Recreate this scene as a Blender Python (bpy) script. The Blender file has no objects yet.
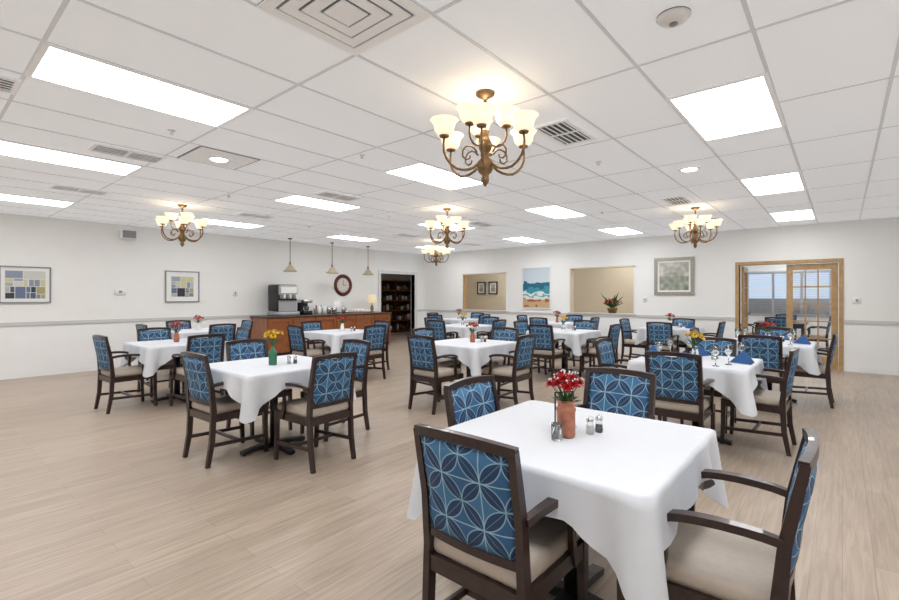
import bpy, bmesh, math, random
from mathutils import Vector, Matrix
random.seed(7)
sc=bpy.context.scene
sc.view_settings.view_transform='Standard'
H=2.75; XB=11.19; YL=10.57; XF=-4.0; YR=-2.3; T=.14
# ---------------------------------------------------------------- materials
def lin(c): return tuple((x/255/12.92 if x/255<=.04045 else ((x/255+.055)/1.055)**2.4) for x in c)
MATS={}
def mat(name,rgb,rough=.5,metal=0,emit=0,ecol=None,noise=0,nscale=8,coat=0,trans=0,alpha=1,bump=0):
    m=bpy.data.materials.new(name); m.use_nodes=True; nt=m.node_tree
    p=nt.nodes['Principled BSDF']; c=lin(rgb)
    p.inputs['Base Color'].default_value=(*c,1); p.inputs['Roughness'].default_value=rough
    p.inputs['Metallic'].default_value=metal
    if coat: p.inputs['Coat Weight'].default_value=coat
    if trans: p.inputs['Transmission Weight'].default_value=trans
    if emit:
        p.inputs['Emission Color'].default_value=(*(lin(ecol) if ecol else c),1); p.inputs['Emission Strength'].default_value=emit
    if noise or bump:
        tc=nt.nodes.new('ShaderNodeTexCoord'); n=nt.nodes.new('ShaderNodeTexNoise')
        n.inputs['Scale'].default_value=nscale; n.inputs['Detail'].default_value=4
        nt.links.new(tc.outputs['Object'],n.inputs['Vector'])
        if noise:
            r=nt.nodes.new('ShaderNodeValToRGB')
            r.color_ramp.elements[0].position=.3; r.color_ramp.elements[1].position=.7
            r.color_ramp.elements[0].color=(*[x*(1-noise) for x in c],1)
            r.color_ramp.elements[1].color=(*[min(1,x*(1+noise*.6)) for x in c],1)
            nt.links.new(n.outputs['Fac'],r.inputs[0]); nt.links.new(r.outputs[0],p.inputs['Base Color'])
        if bump:
            b=nt.nodes.new('ShaderNodeBump'); b.inputs['Strength'].default_value=bump; b.inputs['Distance'].default_value=.003
            nt.links.new(n.outputs['Fac'],b.inputs['Height']); nt.links.new(b.outputs[0],p.inputs['Normal'])
    MATS[name]=m; return m
wallp=mat('wall_paint',(244,244,242),.7,noise=.012,nscale=3)
wains=mat('wainscot_paint',(246,247,247),.5,noise=.01,nscale=3)
trimw=mat('trim_white',(206,206,205),.4)
gridm=mat('ceiling_bar_glow',(204,204,205),.5,emit=.14,ecol=(250,252,255))  # faint emission put into the bars, which are no lamps
ceilm=mat('ceiling_tile_glow',(238,239,240),.85,noise=.03,nscale=60,bump=.3,emit=.24,ecol=(242,248,255))  # added emission lifts the ceiling and fills the room; tiles are no lamps
beige=mat('beige_paint',(218,204,180),.7,noise=.02,nscale=3)
wood=mat('espresso_wood',(46,28,26),.32,noise=.3,nscale=25,coat=.3)
seatm=mat('seat_vinyl',(190,177,163),.5,noise=.06,nscale=40,bump=.2)
cloth=mat('white_linen',(217,220,226),.8,noise=.012,nscale=20,bump=.25)
black=mat('black_metal',(22,22,23),.35)
oak=mat('oak_trim',(186,152,108),.4,noise=.18,nscale=14)
cher=mat('cherry_wood',(150,88,48),.35,noise=.25,nscale=10,coat=.3)
ctop=mat('dark_laminate',(78,62,52),.3,noise=.2,nscale=30)
brass=mat('antique_brass',(138,110,76),.38,metal=.6,noise=.35,nscale=30)
shade=mat('scavo_glass',(238,226,204),.4,emit=.8,ecol=(255,233,198))
lens=mat('light_lens',(255,255,255),.5,emit=10.5,ecol=(253,254,255))
dark=mat('vent_dark',(60,60,62),.7)
ventw=mat('vent_white_glow',(236,236,236),.45,emit=.12,ecol=(255,255,255))  # slight emission added so vents, diffuser and frames read brighter
chrome=mat('chrome',(210,210,212),.2,metal=1)
steel=mat('brushed_steel',(176,178,182),.35,metal=.4)
glassm=mat('clear_glass',(240,245,245),.03,trans=.95)
copper=mat('copper_pot',(178,112,86),.4,metal=.2,noise=.3,nscale=30)
redf=mat('red_petal',(180,22,32),.6,noise=.3,nscale=60)
yelf=mat('yellow_petal',(236,195,36),.6,noise=.2,nscale=60)
leaf=mat('leaf_green',(50,92,45),.6,noise=.3,nscale=60)
greeng=mat('green_glass',(30,110,80),.08,coat=.5)
blueg=mat('blue_napkin',(40,84,140),.8,noise=.1,nscale=30)
white=mat('white_ceramic',(240,240,238),.3)
grayf=mat('gray_frame',(140,140,142),.4)
silverf=mat('silver_frame',(165,160,150),.35,metal=.5,noise=.25,nscale=40)
maroon=mat('maroon_frame',(86,30,28),.35)
mirr=mat('clock_face',(225,220,212),.25)
lampsh=mat('lamp_shade',(222,205,170),.7,emit=.35)
pshade=mat('pendant_glass',(168,158,132),.35,emit=.08,ecol=(255,235,200))
doorw=mat('door_white',(226,226,226),.4)
winm=mat('window_sky',(190,205,222),.3,emit=.8)
court=mat('courtyard_wall',(176,172,170),.8,noise=.15,nscale=6)
blind=mat('window_blind',(196,200,206),.6)
pantry=mat('pantry_paint',(150,143,132),.7,noise=.03,nscale=3)
pane=bpy.data.materials.new('thin_pane'); pane.use_nodes=True; nt=pane.node_tree
for n in list(nt.nodes): nt.nodes.remove(n)
o=nt.nodes.new('ShaderNodeOutputMaterial'); mx=nt.nodes.new('ShaderNodeMixShader'); mx.inputs[0].default_value=.1
a=nt.nodes.new('ShaderNodeBsdfTransparent'); g=nt.nodes.new('ShaderNodeBsdfGlossy'); g.inputs['Roughness'].default_value=.03
nt.links.new(a.outputs[0],mx.inputs[1]); nt.links.new(g.outputs[0],mx.inputs[2]); nt.links.new(mx.outputs[0],o.inputs[0])
paint=bpy.data.materials.new('canvas_paint'); paint.use_nodes=True; nt=paint.node_tree
at=nt.nodes.new('ShaderNodeAttribute'); at.attribute_name='Col'
nt.links.new(at.outputs['Color'],nt.nodes['Principled BSDF'].inputs['Base Color']); nt.nodes['Principled BSDF'].inputs['Roughness'].default_value=.5
# floor planks
flo=bpy.data.materials.new('vinyl_plank'); flo.use_nodes=True; nt=flo.node_tree; p=nt.nodes['Principled BSDF']
tc=nt.nodes.new('ShaderNodeTexCoord'); br=nt.nodes.new('ShaderNodeTexBrick')
nt.links.new(tc.outputs['Object'],br.inputs['Vector'])
br.inputs['Scale'].default_value=1; br.inputs['Brick Width'].default_value=1.22; br.inputs['Row Height'].default_value=.125
br.inputs['Mortar Size'].default_value=.0012; br.offset=.37
br.inputs['Color1'].default_value=(*lin((178,161,144)),1); br.inputs['Color2'].default_value=(*lin((190,173,156)),1)
br.inputs['Mortar'].default_value=(*lin((154,137,121)),1); br.inputs['Bias'].default_value=0
mp=nt.nodes.new('ShaderNodeMapping'); mp.inputs['Scale'].default_value=(1.6,26,1); nt.links.new(tc.outputs['Object'],mp.inputs[0])
n=nt.nodes.new('ShaderNodeTexNoise'); n.inputs['Scale'].default_value=1.6; n.inputs['Detail'].default_value=8; n.inputs['Distortion'].default_value=.8
nt.links.new(mp.outputs[0],n.inputs['Vector'])
r=nt.nodes.new('ShaderNodeValToRGB'); r.color_ramp.elements[0].position=.34; r.color_ramp.elements[0].color=(.78,.765,.75,1); r.color_ramp.elements[1].position=.66; r.color_ramp.elements[1].color=(1.0,1.0,1.0,1)
nt.links.new(n.outputs['Fac'],r.inputs[0])
m2=nt.nodes.new('ShaderNodeMixRGB'); m2.blend_type='MULTIPLY'; m2.inputs[0].default_value=1
nt.links.new(br.outputs['Color'],m2.inputs[1]); nt.links.new(r.outputs[0],m2.inputs[2]); nt.links.new(m2.outputs[0],p.inputs['Base Color'])
p.inputs['Roughness'].default_value=.36
# chair fabric: overlapping-circle petals with thin pale lines
fab=bpy.data.materials.new('blue_star_fabric'); fab.use_nodes=True; nt=fab.node_tree; p=nt.nodes['Principled BSDF']
def mth(op,a,b=None):
    nd=nt.nodes.new('ShaderNodeMath'); nd.operation=op
    for i,x in enumerate((a,b)):
        if x is None: continue
        if isinstance(x,(int,float)): nd.inputs[i].default_value=x
        else: nt.links.new(x,nd.inputs[i])
    return nd.outputs[0]
tc=nt.nodes.new('ShaderNodeTexCoord'); sp=nt.nodes.new('ShaderNodeSeparateXYZ'); nt.links.new(tc.outputs['Object'],sp.inputs[0])
S=1/.165
def fold(x): return mth('ABSOLUTE',mth('SUBTRACT',mth('FRACT',x),.5))
u=fold(mth('ADD',mth('MULTIPLY',sp.outputs[1],S),10.0))
v=fold(mth('ADD',mth('MULTIPLY',mth('SUBTRACT',sp.outputs[2],.518),S),10.0))
def dist(a,b): return mth('SQRT',mth('ADD',mth('MULTIPLY',a,a),mth('MULTIPLY',b,b)))
d1=dist(mth('SUBTRACT',u,.5),v); d2=dist(u,mth('SUBTRACT',v,.5))
dm=mth('SUBTRACT',mth('MAXIMUM',d1,d2),.5)
inside=mth('LESS_THAN',dm,0)
line=mth('LESS_THAN',mth('ABSOLUTE',dm),.013)
diag=mth('LESS_THAN',mth('ABSOLUTE',mth('SUBTRACT',u,v)),.011)
axis=mth('LESS_THAN',mth('MINIMUM',u,v),.013)
tri=mth('GREATER_THAN',u,v)
def mixc(f,c1,c2):
    nd=nt.nodes.new('ShaderNodeMixRGB'); nt.links.new(f,nd.inputs[0])
    for i,x in ((1,c1),(2,c2)):
        if isinstance(x,tuple): nd.inputs[i].default_value=(*lin(x),1)
        else: nt.links.new(x,nd.inputs[i])
    return nd.outputs[0]
bg=mixc(tri,(60,114,156),(46,94,138))
c=mixc(inside,bg,(30,58,94))
c=mixc(diag,c,(84,132,168))
c=mixc(line,c,(136,176,200))
c=mixc(axis,c,(154,192,210))
nt.links.new(c,p.inputs['Base Color']); p.inputs['Roughness'].default_value=.6
# ---------------------------------------------------------------- builder
class B:
    def __init__(s): s.v=[];s.f=[];s.m=[];s.sm=[];s.col=[];s.mats=[];s.M=Matrix()
    def mi(s,m):
        if m not in s.mats: s.mats.append(m)
        return s.mats.index(m)
    def add(s,vs,fs,m,smooth=False,cols=None):
        o=len(s.v); s.v+= [s.M@Vector(x) for x in vs]; k=s.mi(m)
        for i,f in enumerate(fs):
            s.f.append([o+j for j in f]); s.m.append(k); s.sm.append(smooth); s.col.append(cols[i] if cols else (1,1,1))
    def box(s,x0,x1,y0,y1,z0,z1,m):
        vs=[(x,y,z) for x in(x0,x1) for y in(y0,y1) for z in(z0,z1)]
        s.add(vs,[(0,1,3,2),(4,6,7,5),(0,4,5,1),(2,3,7,6),(0,2,6,4),(1,5,7,3)],m)
    def rbox(s,c,size,r,m,seg=2,rot=None,smooth=True):
        bm=bmesh.new(); bmesh.ops.create_cube(bm,size=1)
        bmesh.ops.scale(bm,vec=size,verts=bm.verts)
        bmesh.ops.bevel(bm,geom=list(bm.edges),offset=r,segments=seg,affect='EDGES',profile=.5)
        R=Matrix.Translation(c)@(rot if rot else Matrix())
        bm.verts.index_update()
        s.add([R@x.co for x in bm.verts],[[q.index for q in f.verts] for f in bm.faces],m,smooth); bm.free()
    def beam(s,path,w,h,up,m,smooth=False):
        P=[Vector(x) for x in path]; up=Vector(up); vs=[]
        n=len(P)
        for i in range(n):
            t=(P[min(i+1,n-1)]-P[max(i-1,0)]).normalized()
            sd=t.cross(up).normalized(); u2=sd.cross(t).normalized()
            ww=w[i] if isinstance(w,(list,tuple)) else w; hh=h[i] if isinstance(h,(list,tuple)) else h
            for a,b in((-1,-1),(1,-1),(1,1),(-1,1)): vs.append(P[i]+sd*a*ww/2+u2*b*hh/2)
        fs=[(3,2,1,0),tuple(4*(n-1)+k for k in range(4))]
        for i in range(n-1):
            for k in range(4): fs.append((4*i+k,4*i+(k+1)%4,4*i+4+(k+1)%4,4*i+4+k))
        s.add(vs,fs,m,smooth)
    def tube(s,path,rad,m,seg=8,cap=True):
        P=[Vector(x) for x in path]; n=len(P); vs=[]; ref=None
        for i in range(n):
            t=(P[min(i+1,n-1)]-P[max(i-1,0)]).normalized()
            if ref is None: ref=Vector((0,0,1)) if abs(t.z)<.9 else Vector((1,0,0))
            a=t.cross(ref).normalized(); b=a.cross(t).normalized(); ref=b
            r=rad[i] if isinstance(rad,(list,tuple)) else rad
            for k in range(seg):
                q=2*math.pi*k/seg; vs.append(P[i]+(a*math.cos(q)+b*math.sin(q))*r)
        fs=[]
        for i in range(n-1):
            for k in range(seg): fs.append((i*seg+k,i*seg+(k+1)%seg,(i+1)*seg+(k+1)%seg,(i+1)*seg+k))
        if cap: fs+= [tuple(range(seg))[::-1],tuple((n-1)*seg+k for k in range(seg))]
        s.add(vs,fs,m,True)
    def lathe(s,prof,c,m,seg=16,cap=False):
        vs=[];n=len(prof)
        for r,z in prof:
            for k in range(seg):
                q=2*math.pi*k/seg; vs.append((c[0]+r*math.cos(q),c[1]+r*math.sin(q),c[2]+z))
        fs=[]
        for i in range(n-1):
            for k in range(seg): fs.append((i*seg+k,i*seg+(k+1)%seg,(i+1)*seg+(k+1)%seg,(i+1)*seg+k))
        if cap: fs+= [tuple(range(seg))[::-1],tuple((n-1)*seg+k for k in range(seg))]
        s.add(vs,fs,m,True)
    def mesh(s,name):
        me=bpy.data.meshes.new(name); me.from_pydata([tuple(x) for x in s.v],[],s.f)
        for m in s.mats: me.materials.append(m)
        me.polygons.foreach_set('material_index',s.m); me.polygons.foreach_set('use_smooth',s.sm)
        if paint in s.mats:
            ca=me.color_attributes.new('Col','FLOAT_COLOR','CORNER')
            for pl,cc in zip(me.polygons,s.col):
                for l in pl.loop_indices: ca.data[l].color=(*cc,1)
        me.update(); return me
    def obj(s,name,loc=(0,0,0),rz=0):
        return place(name,s.mesh(name),loc,rz)
def place(name,me,loc=(0,0,0),rz=0,sc_=1):
    ob=bpy.data.objects.new(name,me); sc.collection.objects.link(ob); ob.location=loc; ob.rotation_euler[2]=rz; ob.scale=(sc_,)*3; return ob
R90=math.pi/2
# ---------------------------------------------------------------- room shell
b=B(); b.box(XF-T,17.2,YR-T,13.6,-.1,0,flo); b.obj('floor')
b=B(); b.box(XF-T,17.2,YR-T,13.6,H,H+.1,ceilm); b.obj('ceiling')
def wall(name,axis,p0,p1,a0,a1,holes,m):
    b=B()
    def bx(s0,s1,z0,z1):
        if s1-s0<1e-4 or z1-z0<1e-4: return
        if axis=='y': b.box(p0,p1,s0,s1,z0,z1,m)
        else: b.box(s0,s1,p0,p1,z0,z1,m)
    cur=a0
    for h0,h1,z0,z1 in sorted(holes):
        bx(cur,h0,0,H); bx(h0,h1,0,z0); bx(h0,h1,z1,H); cur=h1
    bx(cur,a1,0,H); return b.obj(name)
DY0,DY1,DZ=.05,1.63,2.01
OP=[(DY0,DY1,0,DZ),(3.73,5.38,.93,2.10),(7.31,8.91,.93,2.06)]
LO=(9.3,10.75,0,2.06)
XH=13.3
wall('wall_back','y',XB,XB+T,YR,YL,OP,wallp)
wall('wall_left','x',YL,YL+T,XF,XB+T,[LO],wallp)
wall('wall_right','x',YR-T,YR,XF,XB+T,[],wallp)
wall('wall_rear','y',XF-T,XF,YR,YL,[],wallp)
wall('wall_hall_back','y',XH,XH+.1,2.6,YL,[],beige)
wall('wall_hall_partition','x',2.5,2.6,XB+T,16.4,[],wallp)
wall('wall_hall_left','x',YL,YL+T,XB+T,XH+.1,[],beige)
wall('wall_sunroom_back','y',16.3,16.4,YR,2.5,[(.2,2.2,.8,2.1)],wallp)
wall('wall_sunroom_right','x',YR-T,YR,XB+T,16.4,[],wallp)
wall('wall_pantry_back','x',13.4,13.5,8.0,13.4,[],pantry)
wall('wall_pantry_left','y',8.0,8.1,YL+T,13.4,[],pantry)
wall('wall_pantry_right','y',13.4,13.5,YL+T,13.5,[],pantry)
def strip(name,axis,segs,z0,z1,th,m):
    b=B()
    for s0,s1 in segs:
        if axis=='back': b.box(XB-th,XB,s0,s1,z0,z1,m)
        elif axis=='left': b.box(s0,s1,YL-th,YL,z0,z1,m)
        elif axis=='rear': b.box(XF,XF+th,s0,s1,z0,z1,m)
        else: b.box(s0,s1,YR,YR+th,z0,z1,m)
    b.obj(name)
bs=[(YR,DY0-.07),(DY1+.07,YL)]; ls=[(XF,9.2),(10.85,XB)]
strip('trim_wainscot_back','back',bs,.1,.9,.008,wains); strip('trim_wainscot_left','left',ls,.1,.9,.008,wains)
strip('trim_rail_back','back',bs,.88,.94,.03,trimw); strip('trim_rail_left','left',ls,.88,.94,.03,trimw)
strip('baseboard_back','back',bs,0,.11,.016,wains); strip('baseboard_left','left',ls,0,.11,.016,wains)
strip('baseboard_right','right',[(XF,XB)],0,.11,.016,trimw); strip('baseboard_rear','rear',[(YR,YL)],0,.11,.016,trimw)
for i,(y0,y1,z0,z1) in enumerate(OP[1:]):
    b=B(); w=.03
    b.box(XB-.012,XB+T+.012,y0,y0+w,z0,z1,wallp); b.box(XB-.012,XB+T+.012,y1-w,y1,z0,z1,oak if i else beige)
    b.box(XB-.012,XB+T+.012,y0,y1,z1-w,z1,beige); b.box(XB-.05,XB+T+.05,y0-.03,y1+.03,z0,z0+.03,trimw)
    b.obj('trim_%d'%(i+10))
b=B(); b.box(XB-.02,XB+T+.02,DY0-.065,DY0,0,DZ+.065,oak); b.box(XB-.02,XB+T+.02,DY1,DY1+.065,0,DZ+.065,oak); b.box(XB-.02,XB+T+.02,DY0,DY1,DZ,DZ+.065,oak); b.obj('trim_oak_casing')
def fdoor(name,loc,rz,m,W=.78,Hh=1.995):
    b=B(); s=.10; t=.04
    b.box(0,s,0,t,.01,Hh,m); b.box(W-s,W,0,t,.01,Hh,m); b.box(s,W-s,0,t,Hh-.11,Hh,m); b.box(s,W-s,0,t,.01,.24,m)
    for i in (1,2):
        x=s+(W-2*s)*i/3; b.box(x-.011,x+.011,.006,t-.006,.24,Hh-.11,m)
    for j in range(1,5):
        z=.24+(Hh-.35)*j/5; b.box(s,W-s,.006,t-.006,z-.011,z+.011,m)
    b.box(s,W-s,.018,.022,.24,Hh-.11,pane)
    b.tube([(W-.05,-.01,1.0),(W-.05,-.05,1.0),(W-.15,-.05,1.0)],.009,brass)
    b.obj(name,loc,rz)
fdoor('door_1',(XB+.09,DY0+.01,0),R90,oak)
fdoor('door_2',(XB+.15,DY1-.06,0),math.radians(2),oak)
# left-wall doorway: white casing, dim pantry with shelving beyond
x0,x1=LO[0],LO[1]
b=B(); b.box(x0-.09,x0,YL-.03,YL+T+.02,0,2.15,doorw); b.box(x1,x1+.09,YL-.03,YL+T+.02,0,2.15,doorw); b.box(x0,x1,YL-.03,YL+T+.02,2.06,2.15,doorw); b.obj('trim_door_casing')
fdoor('door_3',(x0+.06,YL+T+.03,0),R90,doorw,.715,2.045)
b=B(); W=1.9
b.box(-W/2,-W/2+.03,-.2,.2,0,2.0,ctop); b.box(W/2-.03,W/2,-.2,.2,0,2.0,ctop); b.box(-.015,.015,-.2,.2,0,2.0,ctop); b.box(-W/2,W/2,.18,.2,0,2.0,ctop)
for k in range(6): b.box(-W/2+.03,W/2-.03,-.2,.18,.05+.38*k,.08+.38*k,cher)
rs=random.Random(4)
for k in range(5):
    x=-W/2+.14
    while x<W/2-.12:
        if abs(x)>.1:
            hh=rs.uniform(.12,.24)
            b.lathe([(.05,0),(.06,hh*.5),(.05,hh*.85),(.035,hh)],(x,-.02,.08+.38*k),rs.choice([white,white,brass,grayf,greeng,copper]),12,True)
        x+=rs.uniform(.14,.2)
b.obj('shelving_unit',(12.2,13.15,0))
b=B(); b.rbox((0,0,.48),(1.3,.45,.90),.01,cher,2); b.box(-.62,.62,-.2,.2,0,.06,black); b.box(-.67,.67,-.24,.24,.93,.96,ctop)
for k in range(3): b.box(-.6+.41*k,-.21+.41*k,-.235,-.224,.14,.88,oak)
for k in range(4): b.lathe([(.03,0),(.05,.08),(.03,.2),(.02,.22)],(-.5+.3*k,0,.96),[white,brass,greeng][k%3],12,True)
b.obj('sideboard',(10.4,13.1,0))
# ---------------------------------------------------------------- ceiling
TX=1.17; TY=.585
b=B(); x=.5-4*TX
while x<XB:
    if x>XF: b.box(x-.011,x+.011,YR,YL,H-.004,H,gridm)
    x+=TX
y=.35-5*TY
while y<YL:
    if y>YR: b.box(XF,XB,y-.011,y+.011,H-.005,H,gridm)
    y+=TY
b.obj('trim_ceiling_grid')
LX=[.5,3.42,6.34,9.24,-2.42]; LY=[.35,3.275,5.615,8.54]  # last column in LX: unseen panels behind the camera, added for illumination
def panel(b,x,y,lx=TX,ly=TY):
    b.box(x+.03,x+lx-.03,y+.025,y+ly-.025,H-.006,H-.0045,lens)
    for q in ((x,x+.03,y,y+ly),(x+lx-.03,x+lx,y,y+ly),(x+.03,x+lx-.03,y,y+.025),(x+.03,x+lx-.03,y+ly-.025,y+ly)): b.box(*q,H-.012,H,ventw)
PM=B(); panel(PM,0,0); pm=PM.mesh('ceiling_light_panel')
for X in LX:
    for Y in LY: place('ceiling_light_panel',pm,(X,Y,0))
for X,Y in((.5,-1.4),(3.42,-1.99),(11.75,4.2),(11.75,7.9),(12.6,.6),(14.6,.6),(12.6,-1.5)): place('ceiling_light_panel',pm,(X,Y,0))  # panels out of view, here and in the rooms beyond, added for light
V=B(); w,h=.58,.30
for q in((0,w,0,.028),(0,w,h-.028,h),(0,.028,.028,h-.028),(w-.028,w,.028,h-.028)): V.box(*q,-.016,0,ventw)
V.box(.028,w-.028,.028,h-.028,-.006,0,black); V.box(w/2-.012,w/2+.012,.028,h-.028,-.012,0,ventw)
for i in range(5):
    yy=.055+i*.048
    V.box(.028,w-.028,yy-.005,yy+.005,-.012,-.004,ventw)
vm=V.mesh('ceiling_vent')
for X,Y in((1.12,5.06),(1.2,7.3),(3.6,7.42),(3.56,5.1),(3.3,1.62),(6.85,1.64),(6.8,5.05),(7.05,7.3),(9.1,1.62),(-.08,3.95),(9.4,7.3)): place('ceiling_vent',vm,(X,Y,H-.005))
b=B(); x0,x1,y0,y1=1.085,1.67,1.52,2.105
b.box(x0,x1,y0,y1,H-.006,H-.001,grayf)
for k in range(4):
    o=.073*k; z0=H-.010-.003*k; t=.058
    if k==3: b.box(x0+o,x1-o,y0+o,y1-o,z0-.003,z0+.003,ventw); continue
    for q in((x0+o,x1-o,y0+o,y0+o+t),(x0+o,x1-o,y1-o-t,y1-o),(x0+o,x0+o+t,y0+o+t,y1-o-t),(x1-o-t,x1-o,y0+o+t,y1-o-t)): b.box(*q,z0-.003,z0+.003,ventw)
b.obj('ceiling_diffuser')
def downl(x,y,sq):
    b=B()
    if sq:
        for q in((x-.285,x+.285,y-.285,y-.27),(x-.285,x+.285,y+.27,y+.285),(x-.285,x-.27,y-.27,y+.27),(x+.27,x+.285,y-.27,y+.27)): b.box(*q,H-.010,H,grayf)
        b.box(x-.27,x+.27,y-.27,y+.27,H-.012,H-.001,ventw)
    b.lathe([(.11,-.012),(.11,-.020),(.08,-.020),(.075,-.014)],(x,y,H),ventw,24,True)
    b.lathe([(.0,-.022),(.07,-.022),(.07,-.02)],(x,y,H),lens,24); b.obj('recessed_downlight')
downl(2.05,4.73,True); downl(5.46,1.25,False)
b=B(); b.lathe([(.075,0),(.075,-.015),(.06,-.03),(.035,-.04),(0.001,-.042)],(2.44,.63,H),white,24); b.lathe([(.02,-.04),(.02,-.046),(.001,-.046)],(2.44,.63,H),grayf,12); b.lathe([(.078,-.002),(.078,-.008)],(2.44,.63,H),grayf,24); b.obj('smoke_detector')
for X,Y in((1.45,4.23),(2.9,3.56),(4.6,1.9),(5.4,5.9),(2.9,6.4),(7.4,3.0),(5.2,8.0)):
    b=B(); b.lathe([(.03,0),(.03,-.006),(.012,-.01),(.009,-.03),(.017,-.033),(.017,-.036),(.001,-.036)],(X,Y,H),white,12); b.obj('sprinkler_head')
# ---------------------------------------------------------------- chandeliers
def chandelier():
    b=B()
    b.lathe([(.001,0),(.065,0),(.062,-.018),(.03,-.035),(.012,-.05)],(0,0,0),brass,20)
    b.tube([(0,0,-.04),(0,0,-.26)],.008,brass)
    for i in range(5): b.lathe([(.001,.016),(.013,.01),(.016,0),(.013,-.01),(.001,-.016)],(0,0,-.07-i*.035),brass,10)
    b.lathe([(.008,-.24),(.03,-.26),(.022,-.285),(.035,-.32),(.05,-.35),(.04,-.385),(.022,-.41),(.03,-.44),(.055,-.47),(.06,-.50),(.045,-.535),(.02,-.56),(.028,-.58),(.026,-.60),(.012,-.62),(.001,-.635)],(0,0,0),brass,20)
    def sh(x,y,z):
        b.lathe([(.001,-.012),(.03,-.01),(.034,0),(.02,.004)],(x,y,z),brass,14)
        b.lathe([(.024,0),(.05,.012),(.063,.033),(.067,.055),(.074,.078),(.094,.1),(.092,.102),(.071,.083),(.062,.055),(.036,.012)],(x,y,z),shade,20)
        b.lathe([(.001,.0),(.018,.01),(.022,.04),(.012,.06),(.001,.065)],(x,y,z),shade,10)
    for i in range(6):
        q=2*math.pi*i/6+.25; c,s_=math.cos(q),math.sin(q)
        pr=[(.03,-.46),(.06,-.49),(.09,-.515),(.13,-.53),(.17,-.535),(.21,-.53),(.25,-.505),(.28,-.47),(.297,-.43),(.30,-.385),(.295,-.335)]
        b.tube([(c*r,s_*r,z) for r,z in pr],[.009]*9+[.008,.007],brass,8)
        cu=[(.06,-.41),(.08,-.385),(.11,-.37),(.145,-.38),(.165,-.41),(.165,-.445),(.14,-.465),(.115,-.455),(.11,-.435)]
        b.tube([(c*r,s_*r,z) for r,z in cu],.006,brass,6)
        sh(c*.295,s_*.295,-.325)
    for i in range(3):
        q=2*math.pi*i/3+.6; c,s_=math.cos(q),math.sin(q)
        b.tube([(c*r,s_*r,z) for r,z in((.03,-.34),(.05,-.36),(.08,-.372),(.11,-.365),(.135,-.34),(.147,-.305),(.143,-.25))],.007,brass,8)
        sh(c*.143,s_*.143,-.24)
    return b.mesh('chandelier')
cm=chandelier()
for X,Y,rz in((2.55,1.84,.3),(2.75,7.59,0),(5.55,4.74,.5),(7.95,1.74,.2),(8.6,7.7,.9)):
    place('chandelier',cm,(X,Y,H),rz)
    l=bpy.data.lights.new('chandelier_bulb','POINT'); l.energy=4; l.color=(1,.87,.7); l.shadow_soft_size=.08
    lo=bpy.data.objects.new('chandelier_bulb_light',l); lo.location=(X,Y,H-.2); sc.collection.objects.link(lo)
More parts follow.
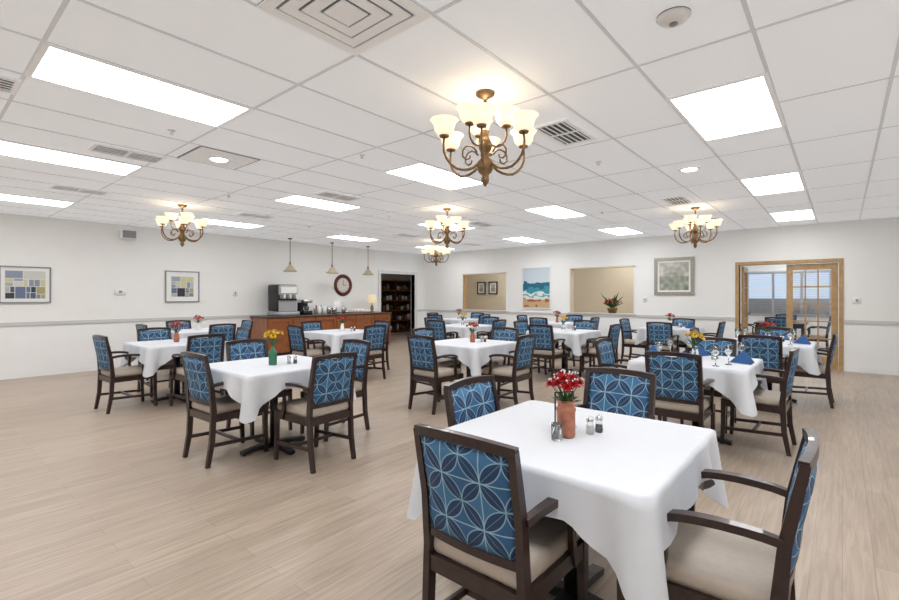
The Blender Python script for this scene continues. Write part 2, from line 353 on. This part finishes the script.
# ---------------------------------------------------------------- chairs
def chair():
    b=B(); b.M=Matrix.Diagonal((1,.86,1,1))
    def px(z):
        pts=[(0,-.275),(.2,-.24),(.45,-.228),(.65,-.245),(.90,-.295)]
        for (z0,a),(z1,c) in zip(pts,pts[1:]):
            if z<=z1: return a+(c-a)*(z-z0)/(z1-z0)
        return pts[-1][1]
    for s in(-1,1):
        zs=[0,.1,.2,.32,.45,.55,.65,.78,.895]
        b.beam([(px(z),s*.238,z) for z in zs],[.032,.036,.04,.042,.044,.04,.036,.032,.026],.034,(0,1,0),wood)
        b.beam([(.235,s*.235,0),(.225,s*.235,.2),(.222,s*.235,.42)],[.03,.036,.042],[.03,.034,.036],(0,1,0),wood)
        b.beam([(-.235,s*.237,.385),(.22,s*.237,.385)],.024,.06,(0,0,1),wood)
        b.beam([(-.235,s*.237,.17),(.222,s*.237,.15)],.02,.028,(0,0,1),wood)
        b.beam([(-.24,s*.252,.655),(-.19,s*.258,.664),(-.14,s*.262,.668),(-.08,s*.266,.67),(-.02,s*.268,.668),(.03,s*.268,.662),(.06,s*.268,.655),(.09,s*.267,.642),(.108,s*.266,.628),(.118,s*.266,.612)],[.03,.036,.04,.044,.046,.046,.046,.043,.04,.034],[.026,.026,.026,.026,.026,.026,.026,.025,.023,.02],(0,0,1),wood)
        b.beam([(.10,s*.262,.635),(.09,s*.26,.60),(.086,s*.258,.56),(.088,s*.255,.50),(.10,s*.252,.44),(.115,s*.25,.40),(.125,s*.25,.365)],[.034,.03,.028,.027,.028,.03,.034],.026,(0,1,0),wood)
    b.beam([(.222,-.23,.385),(.222,.23,.385)],.024,.06,(0,0,1),wood)
    b.beam([(-.235,-.23,.385),(-.235,.23,.385)],.024,.06,(0,0,1),wood)
    b.beam([(-.01,-.235,.16),(-.01,.235,.16)],.02,.024,(0,0,1),wood)
    def cv(y): return -.018*(1-(y/.235)**2)
    ys=[-.25+.5*i/10 for i in range(11)]
    b.beam([(px(.885)+cv(y)*1.0,y,.888+.012*(1-(y/.25)**2)) for y in ys],.028,.034,(0,0,1),wood)
    ys=[-.225+.45*i/8 for i in range(9)]
    b.beam([(px(.505)+cv(y),y,.505) for y in ys],.026,.03,(0,0,1),wood)
    ny,nz=10,8; vs=[];fs=[]
    for side in(1,-1):
        for j in range(nz+1):
            z=.518+(.874-.518)*j/nz
            for i in range(ny+1):
                y=-.222+.444*i/ny
                e=min(1,min(i,ny-i)/1.5)*min(1,min(j,nz-j)/1.5)
                vs.append((px(z)+cv(y)+side*(.008+.014*math.sqrt(e)),y,z))
    n=(ny+1)*(nz+1); q=ny+1
    for j in range(nz):
        for i in range(ny):
            a=j*q+i; fs.append((a,a+1,a+q+1,a+q)); fs.append((n+a,n+a+q,n+a+q+1,n+a+1))
    per=[i for i in range(ny+1)]+[j*q+ny for j in range(1,nz+1)]+[nz*q+i for i in range(ny-1,-1,-1)]+[j*q for j in range(nz-1,0,-1)]
    for k in range(len(per)):
        a=per[k]; c=per[(k+1)%len(per)]; fs.append((a,n+a,n+c,c))
    b.add(vs,fs,fab,True)
    b.rbox((.005,0,.445),(.475,.465,.075),.03,seatm,4)
    return b.mesh('dining_chair')
chm=chair()
def tablemesh(seed,cd=.2,a=.48):
    rnd=random.Random(seed); b=B(); zt=.765
    b.box(-a+.01,a-.01,-a+.01,a-.01,.73,.757,wood)
    b.tube([(0,0,.04),(0,0,.73)],.036,black,14)
    b.lathe([(.07,.70),(.12,.715),(.12,.73)],(0,0,0),black,14)
    for k in range(4):
        q=k*math.pi/2; c,s_=math.cos(q),math.sin(q)
        b.beam([(0,0,.045),(c*.2,s_*.2,.035),(c*.30,s_*.30,.02)],.06,[.05,.035,.03],(0,0,1),black)
        b.lathe([(.02,0),(.02,.01)],(c*.28,s_*.28,0),black,10,True)
    per=[]; r=.03; n=26
    cor=[(a-r,a-r,0),(-a+r,a-r,90),(-a+r,-a+r,180),(a-r,-a+r,270)]
    for ci,(cx,cy,an) in enumerate(cor):
        for k in range(7):
            q=math.radians(an+90*k/6); per.append((cx+r*math.cos(q),cy+r*math.sin(q),math.cos(q),math.sin(q)))
        nx_,ny_,_=cor[(ci+1)%4]; q=math.radians(an+90); c,s_=math.cos(q),math.sin(q)
        sx,sy=cx+r*c,cy+r*s_; ex,ey=nx_+r*c,ny_+r*s_
        for k in range(1,n):
            t=k/n; per.append((sx+(ex-sx)*t,sy+(ey-sy)*t,c,s_))
    N=len(per); K=8; vs=[]
    ph=[rnd.uniform(0,6.28) for _ in range(4)]; amp=[rnd.uniform(.006,.014) for _ in range(4)]
    for j in range(-1,K+1):
        for i,(x,y,nx,ny) in enumerate(per):
            if j<0: vs.append((x*.985,y*.985,zt)); continue
            t=j/K
            dx=a-abs(x); dy=a-abs(y); dd=max(dx,dy)
            c=math.exp(-(dd/.13)**1.5) ; sd=int((math.atan2(y,x)+math.pi)/(math.pi/2))%4
            along=(x if abs(ny)>abs(nx) else y)
            drop=.14+(cd)*max(0,1-dd/.26)**1.15
            drop+=.006*math.sin(along*14+ph[sd])
            fl=.008+t*(.018+.04*c)
            fl+=t*amp[sd]*math.sin(along*22+ph[sd])*1.3
            fl-=t*.06*math.exp(-((dd-.12)/.05)**2)
            vs.append((x+nx*fl,y+ny*fl,zt-.004-drop*t))
    b.add(vs[:N],[tuple(range(N))],cloth,False)
    fs=[]
    for j in range(K+1):
        for i in range(N): fs.append((j*N+i,(j+1)*N+i,(j+1)*N+(i+1)%N,j*N+(i+1)%N))
    b.add(vs,fs,cloth,True)
    return b.mesh('dining_table')
tms=[tablemesh(i,.19+.02*i) for i in range(3)]
fg=tablemesh(9,.22)
def gen(cx,cy,d=(.62,)*4):
    out=[]
    for k in range(4):
        q=k*R90; dd=d[k]+random.uniform(-.02,.04); o=random.uniform(-.04,.04)
        x=-dd; y=o
        out.append((cx+x*math.cos(q)-y*math.sin(q),cy+x*math.sin(q)+y*math.cos(q),q+random.uniform(-.06,.06)))
    return out
tabs=[]
tabs.append((1.95,.93,[(1.53,.99,0),(1.88,.38,R90+.03),(2.08,1.31,-R90),(2.66,1.08,math.pi)],fg))
tabs.append((2.20,3.95,[(1.86,4.1,.04),(2.27,3.43,R90+.05),(2.85,3.95,math.pi),(2.40,4.58,-R90)],tms[1]))
tabs.append((4.97,1.08,[(4.44,1.08,0),(5.17,.62,R90-.03),(4.97,1.70,-R90),(5.6,1.1,math.pi)],tms[2]))
tabs.append((7.5,.75,[(6.88,.75,0),(7.6,.37,R90),(7.5,1.36,-R90),(8.15,.78,math.pi)],tms[0]))
for i,(x,y) in enumerate([(9.7,2.55),(4.9,3.8),(7.65,3.8),(5.0,6.7),(2.40,6.8),(7.7,6.1),(3.5,8.85),(9.9,5.1),(9.7,7.9)]):
    tabs.append((x,y,gen(x,y,(.54,.62,.62,.62) if i==4 else (.6,)*4),tms[i%3]))
for x,y,chs,tm in tabs:
    place('dining_table',tm,(x,y,0),0)
    for cx,cy,q in chs: place('dining_chair',chm,(cx,cy,0),q)
for cx,cy,q in((12.9,1.15,0.1),(13.55,.5,R90),(13.6,1.75,-R90),(14.3,1.1,math.pi)): place('dining_chair',chm,(cx,cy,0),q)
b=B(); b.rbox((0,0,.735),(1.0,1.0,.035),.008,wood,2)
for sx in(-1,1):
    for sy in(-1,1): b.beam([(sx*.43,sy*.43,0),(sx*.43,sy*.43,.72)],.05,.05,(0,1,0),wood)
b.box(-.43,.43,-.44,-.42,.64,.72,wood); b.box(-.43,.43,.42,.44,.64,.72,wood); b.box(-.44,-.42,-.43,.43,.64,.72,wood); b.box(.42,.44,-.43,.43,.64,.72,wood)
b.obj('wooden_table',(13.6,1.12,0))
# ---------------------------------------------------------------- table dressings
def blossom(b,c,r,d,m,cen):
    d=Vector(d).normalized(); a=d.orthogonal().normalized(); e=d.cross(a); c=Vector(c)
    for ring,(n,rr,up) in enumerate(((8,r,.25),(7,r*.72,.6),(5,r*.42,.95))):
        for i in range(n):
            q=2*math.pi*(i+.5*ring)/n; w=math.pi/n*1.1
            def P(qq,R,u): return c+(a*math.cos(qq)+e*math.sin(qq))*R+d*u*r
            vs=[P(q,.001,0),P(q-w,rr*.62,up*.5),P(q,rr,up*.8),P(q+w,rr*.62,up*.5)]
            b.add(vs,[(0,1,2,3)],m,False)
    if cen:
        b.lathe([(.001,.0),(.25*r,.1*r),(.2*r,.35*r),(.001,.4*r)],tuple(c+d*.2*r),cen,8)
def flowers(b,base,h,r,m,cen,n,seed,fr,filler=False):
    rnd=random.Random(seed)
    for i in range(n):
        q=2.4*i; rad=r*math.sqrt((i+.3)/n); x,y=rad*math.cos(q),rad*math.sin(q); z=h*(1-.35*(rad/r)**2)+rnd.uniform(-.012,.012)
        tip=(base[0]+x,base[1]+y,base[2]+z)
        b.tube([(base[0]+x*.15,base[1]+y*.15,base[2]-.03),(base[0]+x*.5,base[1]+y*.5,base[2]+z*.5),tip],.0018,leaf,5)
        blossom(b,tip,fr,(x,y,rad*.8+.05),m,cen)
        if filler:
            t2=(base[0]+x*1.15+.012,base[1]+y*1.15,base[2]+z+.02); b.tube([(base[0],base[1],base[2]),t2],.001,leaf,4)
            for k in range(3): b.lathe([(.001,-.005),(.005,0),(.001,.005)],(t2[0]+rnd.uniform(-.01,.01),t2[1]+rnd.uniform(-.01,.01),t2[2]+rnd.uniform(-.01,.01)),white,6)
    for i in range(n):
        q=2.4*i+1; L=r*1.1; t=Vector((math.cos(q),math.sin(q),.35+rnd.random()*.6)); o=Vector(base)
        sd=Vector((-math.sin(q),math.cos(q),0))*.012; k=o+t*L*.5; e=o+t*L+Vector((0,0,-.01))
        b.add([o,k-sd,e,k+sd],[(0,1,2,3)],leaf)
def shakers(b,x,y,z):
    for k,(m) in enumerate((white,dark)):
        xx=x+.05*k
        b.lathe([(.016,0),(.018,.01),(.014,.05),(.015,.055)],(xx,y-.02*k,z),glassm,12,True)
        b.lathe([(.013,.002),(.012,.035),(.001,.036)],(xx,y-.02*k,z),m,10)
        b.lathe([(.016,.055),(.016,.066),(.009,.076),(.001,.077)],(xx,y-.02*k,z),chrome,12)
ZT=.766
b=B(); b.lathe([(.001,0),(.036,0),(.040,.01),(.040,.11),(.043,.115),(.043,.125),(.036,.13),(.034,.15),(.040,.155),(.040,.16),(.034,.16),(.034,.02),(.001,.02)],(0,0,0),copper,24)
b.tube([(.043,0,.06),(.07,0,.09),(.068,0,.13),(.04,0,.14)],.004,copper,6)
flowers(b,(0,0,.14),.115,.065,redf,None,15,3,.034,True)
b.obj('flower_jar',(1.885,.925,ZT))
b=B(); shakers(b,0,0,0); b.obj('salt_and_pepper_shakers',(1.99,.86,ZT))
b=B(); b.lathe([(.001,0),(.022,0),(.024,.005),(.024,.07),(.02,.072),(.02,.01),(.001,.01)],(0,0,0),glassm,14); b.lathe([(.001,.01),(.019,.011),(.019,.05),(.001,.05)],(0,0,0),white,12); b.obj('sugar_jar',(1.81,.93,ZT))
b=B()
b.box(-.05,.05,-.03,.03,0,.006,chrome); b.box(-.045,.045,-.002,.002,.006,.16,pane); b.box(-.05,-.045,-.003,.003,.006,.165,black);b.box(.045,.05,-.003,.003,.006,.165,black);b.box(-.05,.05,-.003,.003,.16,.165,black)
b.obj('menu_holder',(2.02,1.0,ZT),-.6)
b=B(); b.lathe([(.001,0),(.034,0),(.036,.012),(.036,.10),(.03,.125),(.014,.145),(.013,.19),(.015,.195)],(0,0,0),greeng,20)
flowers(b,(0,0,.19),.10,.08,yelf,dark,8,5,.036); b.obj('flower_bottle',(2.15,3.88,ZT))
b=B(); shakers(b,0,0,0); b.obj('salt_and_pepper_shakers',(2.28,3.83,ZT))
for i,(x,y,chs,tm) in enumerate(tabs[2:]):
    b=B(); b.lathe([(.001,0),(.03,0),(.036,.03),(.03,.09),(.02,.12),(.028,.135)],(0,0,0),[copper,glassm,white][i%3] if i else glassm,18)
    flowers(b,(0,0,.13),.12,.085,yelf if i in(0,4,7) else redf,yelf if i not in(0,4,7) else dark,9,i,.036)
    b.obj('flower_vase',(x+random.uniform(-.05,.05),y+random.uniform(-.05,.05),ZT))
    b=B(); shakers(b,0,0,0); b.obj('salt_and_pepper_shakers',(x+.12,y-.12,ZT))
b=B(); b.add([(-.11,-.10,0),(.11,-.10,0),(0,.03,.0),(0,-.03,.12),(-.03,.08,.005),(.03,.08,.005)],[(0,1,3),(0,3,4),(1,5,3),(3,5,4),(0,2,1),(0,4,2),(1,2,5),(4,5,2)],blueg); nm=b.mesh('folded_napkin')
for x,y,r in((4.64,1.1,-1.5),(5.0,.72,0),(5.3,1.15,1.5),(4.95,1.44,3.1),(7.2,.8,-1.5),(7.5,.41,0),(7.8,.8,1.5),(9.4,2.55,-1.5),(9.7,2.22,0)): place('folded_napkin',nm,(x,y,ZT),r)
b=B(); b.lathe([(.001,.002),(.03,0),(.03,.003),(.005,.008),(.004,.07),(.02,.085),(.034,.12),(.032,.17),(.030,.17),(.032,.12),(.018,.09),(.001,.082)],(0,0,0),glassm,16); gm=b.mesh('water_goblet')
for x,y in((4.62,.85),(4.76,1.36),(5.22,.74),(5.3,1.4),(4.8,.78),(7.22,.5),(7.74,1.05),(7.3,1.08),(7.74,.5)): place('water_goblet',gm,(x,y,ZT))
b=B(); b.lathe([(.001,0),(.09,0),(.12,.10),(.125,.14),(.11,.14),(.001,.12)],(0,0,0),brass,18); flowers(b,(0,0,.12),.2,.2,redf,None,12,22,.05)
for i in range(26):
    q=i*2.4; L=.22+.1*random.random(); t=Vector((math.cos(q),math.sin(q),.5+random.random())); o=Vector((0,0,.12)); sd=Vector((-math.sin(q),math.cos(q),0))*.03; k=o+t*L*.5; e=o+t*L-Vector((0,0,.05)); b.add([o,k-sd,e,k+sd],[(0,1,2,3)],leaf)
b.obj('potted_poinsettia',(XB+.07,4.3,.96))
# ---------------------------------------------------------------- counter & wall items
b=B(); x0,x1,y0,y1=5.29,9.0,9.78,YL-.03
b.box(x0+.02,x1-.02,y0+.06,y1,0,.08,black); b.box(x0,x1,y0+.02,y1,.08,.88,cher); b.rbox(((x0+x1)/2,(y0+y1)/2-.01,.90),(x1-x0+.05,y1-y0+.02,.04),.008,ctop,2)
nd=6
for i in range(nd):
    a=x0+(x1-x0)*i/nd+.02; c=x0+(x1-x0)*(i+1)/nd-.02
    for q in((a,c,.11,.18),(a,c,.79,.86),(a,a+.07,.18,.79),(c-.07,c,.18,.79)): b.box(q[0],q[1],y0,y0+.02,q[2],q[3],cher)
    b.tube([(c-.035,y0-.02,.6),(c-.035,y0-.02,.7)],.006,brass,6)
b.obj('serving_counter')
b=B()
b.rbox((0,0,.42),(.50,.46,.62),.03,black,3); b.rbox((0,-.05,.05),(.50,.60,.09),.015,steel,2)
b.rbox((0,-.25,.60),(.46,.08,.22),.015,steel,2); b.box(-.2,.2,-.294,-.289,.53,.67,white)
b.box(-.23,.23,-.236,-.228,.10,.36,steel)
b.box(-.2,.2,-.34,-.25,.095,.10,black)
for i in range(6):
    xx=-.19+i*.076; b.rbox((xx,-.27,.45),(.045,.07,.10),.008,white if i%2 else grayf,2); b.lathe([(.012,-.06),(.014,0)],(xx,-.27,.40),dark,8,True)
b.obj('drink_dispenser',(5.90,10.2,.92))
b=B(); b.rbox((0,0,.05),(.26,.32,.10),.02,black,2); b.rbox((0,.1,.2),(.24,.12,.26),.02,black,2); b.rbox((0,0,.33),(.26,.32,.08),.02,chrome,2); b.lathe([(.055,.10),(.075,.14),(.07,.2),(.05,.23)],(0,-.06,0),glassm,16,True); b.obj('coffee_maker',(6.5,10.2,.92))
b=B(); b.lathe([(.09,0),(.09,.015),(.03,.03),(.05,.10),(.035,.18),(.012,.22),(.01,.30)],(0,0,0),brass,18,True); b.lathe([(.15,.27),(.10,.50),(.098,.50),(.148,.27)],(0,0,0),lampsh,22); b.obj('table_lamp',(8.66,10.2,.92))
for X in(6.85,7.0,7.15,7.3,7.6):
    b=B(); b.lathe([(.05,0),(.06,.1),(.058,.18),(.04,.2),(.02,.2)],(0,0,0),white if X<7.1 else chrome,14,True); b.tube([(.05,0,.05),(.07,-.03,.08),(.07,-.03,.15),(.05,0,.17)],.006,black,6); b.obj('coffee_carafe',(X,10.1,.92))
b=B(); b.box(-.27,.27,-.2,.2,0,.02,cher)
for i in range(4):
    for j in range(3): b.lathe([(.03,.02),(.036,.11)],(-.2+i*.13,-.12+j*.12,0),white,12,True)
b.obj('cup_tray',(8.1,10.15,.92))
b=B(); b.rbox((0,0,.17),(.22,.02,.30),.004,white,1,Matrix.Rotation(-.15,4,'X')); b.rbox((0,.03,.01),(.2,.12,.02),.003,black,1)
b.obj('menu_board',(7.6,10.38,.92))
b=B(); b.rbox((0,0,.07),(.2,.16,.14),.01,steel,2)
for k in range(5): b.lathe([(.018,.10),(.02,.22)],(-.07+.035*k,0,0),[redf,white,yelf,white,blueg][k],8,True)
b.obj('condiment_caddy',(7.0,10.35,.92))
P=B(); P.lathe([(.001,0),(.055,0),(.05,-.02),(.01,-.03)],(0,0,0),brass,16); P.tube([(0,0,-.02),(0,0,-.60)],.008,brass,6)
P.lathe([(.001,-.56),(.02,-.565),(.026,-.61),(.03,-.63)],(0,0,0),brass,14)
P.lathe([(.03,-.625),(.06,-.66),(.11,-.73),(.17,-.79),(.168,-.79),(.108,-.728),(.055,-.66)],(0,0,0),pshade,22)
pme=P.mesh('pendant_lamp')
for X in(5.98,7.17,8.35): place('pendant_lamp',pme,(X,10.0,H))
def picture(name,loc,rz,w,h,fm,fw,mat_w,fn,nx,ny):
    b=B(); d=.03
    for q in((-w/2,w/2,-h/2,-h/2+fw),(-w/2,w/2,h/2-fw,h/2),(-w/2,-w/2+fw,-h/2+fw,h/2-fw),(w/2-fw,w/2,-h/2+fw,h/2-fw)): b.box(q[0],q[1],-d,0,q[2],q[3],fm)
    b.box(-w/2+fw,w/2-fw,-.012,-.001,-h/2+fw,h/2-fw,white)
    iw=w/2-fw-mat_w; ih=h/2-fw-mat_w; vs=[];fs=[];cs=[]
    for j in range(ny+1):
        for i in range(nx+1): vs.append((-iw+2*iw*i/nx,-.0135,-ih+2*ih*j/ny))
    for j in range(ny):
        for i in range(nx):
            a=j*(nx+1)+i; fs.append((a,a+1,a+nx+2,a+nx+1)); cs.append(lin(fn((i+.5)/nx,(j+.5)/ny)))
    b.add(vs,fs,paint,False,cs); b.obj(name,loc,rz)
# abstract print: recursively split colour blocks, thin pale joints, pale upper half and dark lower half
def blocks(seed):
    rs=random.Random(seed); out=[]
    def sp(x0,x1,y0,y1,d):
        if d==0 or (d<3 and rs.random()<.25):
            up=(y0+y1)/2>.45
            pal=[(158,168,184),(184,190,198),(208,208,202),(140,152,170),(206,202,160),(170,178,172)] if up else [(52,58,78),(80,92,122),(128,138,156),(44,46,56),(180,180,172),(104,118,146),(170,164,116)]
            out.append((x0,x1,y0,y1,rs.choice(pal))); return
        f=rs.uniform(.38,.62)
        if (x1-x0)>(y1-y0): m=x0+(x1-x0)*f; sp(x0,m,y0,y1,d-1); sp(m,x1,y0,y1,d-1)
        else: m=y0+(y1-y0)*f; sp(x0,x1,y0,m,d-1); sp(x0,x1,m,y1,d-1)
    sp(0,1,0,1,5)
    def fn(u,v):
        for x0,x1,y0,y1,c in out:
            if x0<=u<x1 and y0<=v<y1:
                return (226,226,222) if min(u-x0,x1-u,v-y0,y1-v)<.009 else c
        return (226,226,222)
    return fn
picture('abstract_picture',(1.38,YL-.002,1.57),0,.66,.62,grayf,.02,.05,blocks(3),60,56)
picture('abstract_picture',(3.83,YL-.002,1.575),0,.66,.65,grayf,.02,.09,blocks(8),56,56)
from mathutils import noise as mn
def beach(u,v):
    n=mn.noise(Vector((u*5,v*14,1)))*.08
    vv=v+n
    if vv>.62: return (206,220,228)
    if vv>.5: return (30,104,136)
    if vv>.38: return (60,150,170)
    if vv>.33: return (228,234,234)
    if vv>.28: return (100,175,184)
    if vv>.22: return (230,230,226)
    return (200,172,132) if n>-.02 else (176,92,58)
picture('beach_painting',(XB-.002,6.36,1.60),-R90,.89,1.14,white,.03,.0,beach,56,72)
def land(u,v):
    n=mn.noise(Vector((u*6,v*6,4)))
    return tuple(int(max(0,min(255,c+n*50))) for c in ((190,190,180) if v>.5 else (154,158,144)))
picture('landscape_picture',(XB-.002,2.88,1.82),-R90,.83,.84,silverf,.07,.04,land,36,36)
for y in(9.75,9.25): picture('small_picture',(XH-.002,y,1.66),-R90,.36,.44,black,.04,.05,land,8,8)
b=B(); b.M=Matrix.Rotation(math.pi/2,4,'X')
b.lathe([(.30,0),(.30,.025),(.27,.045),(.22,.04),(.20,.015)],(0,0,0),maroon,40); b.lathe([(.001,.014),(.205,.015)],(0,0,0),mirr,40)
b.box(-.006,.006,-.01,.15,.017,.02,black); b.box(-.01,.10,-.006,.006,.017,.02,black)
for i in range(12):
    q=i*math.pi/6; b.lathe([(.009,.016),(.009,.019)],(.17*math.cos(q),.17*math.sin(q),0),black,8,True)
b.obj('wall_clock',(7.93,YL,1.68))
def plate(name,loc,rz,w,h,d=.012,m=white):
    b=B(); b.rbox((0,-d/2,0),(w,d,h),.003,m,1); b.box(-w*.15,w*.15,-d-.004,-d+.001,-h*.2,h*.2,grayf); b.obj(name,loc,rz)
plate('thermostat',(2.73,YL,1.46),0,.18,.11,.03); plate('light_switch',(4.94,YL,1.45),0,.09,.16); plate('light_switch',(XB,-.2,1.3),-R90,.12,.12); plate('light_switch',(XB,3.5,1.3),-R90,.08,.12)
plate('wall_outlet',(3.0,YL-.008,.4),0,.08,.12)
b=B(); b.rbox((0,-.08,0),(.26,.16,.18),.02,white,2); b.box(-.11,.11,-.163,-.159,-.07,.07,grayf); b.obj('wall_speaker',(2.84,YL,2.56))
# sunroom window with mullions and slatted blind, courtyard beyond
b=B(); y0,y1=.2,2.2
for q in((y0,y0+.07,.8,2.1),(y1-.07,y1,.8,2.1),(y0,y1,.8,.87),(y0,y1,2.03,2.1),(.84,.9,.87,2.03),(1.5,1.56,.87,2.03)): b.box(16.27,16.33,*q,trimw)
b.obj('window_1')
b=B()
for k in range(24): b.box(16.20,16.235,y0+.02,y1-.02,.86+k*.05,.868+k*.05,blind)
b.box(16.19,16.25,y0,y1,2.05,2.1,blind); b.obj('window_blind')
b=B(); b.box(16.9,16.95,-1.5,3,.0,1.3,court); b.box(16.9,16.95,-1.5,3,1.3,H,winm); b.obj('wall_courtyard')
w=bpy.data.worlds.new('World'); sc.world=w; w.use_nodes=True; w.node_tree.nodes['Background'].inputs[0].default_value=(.8,.9,1,1); w.node_tree.nodes['Background'].inputs[1].default_value=1
# camera
cd=bpy.data.cameras.new('camera'); cam=bpy.data.objects.new('camera',cd); sc.collection.objects.link(cam)
cd.sensor_width=36; cd.lens=465/899*36; cd.shift_y=-4/899; cd.clip_start=.02
cam.location=(0,0,1.38); cam.rotation_euler=(math.pi/2,0,math.radians(-49.8)); sc.camera=cam
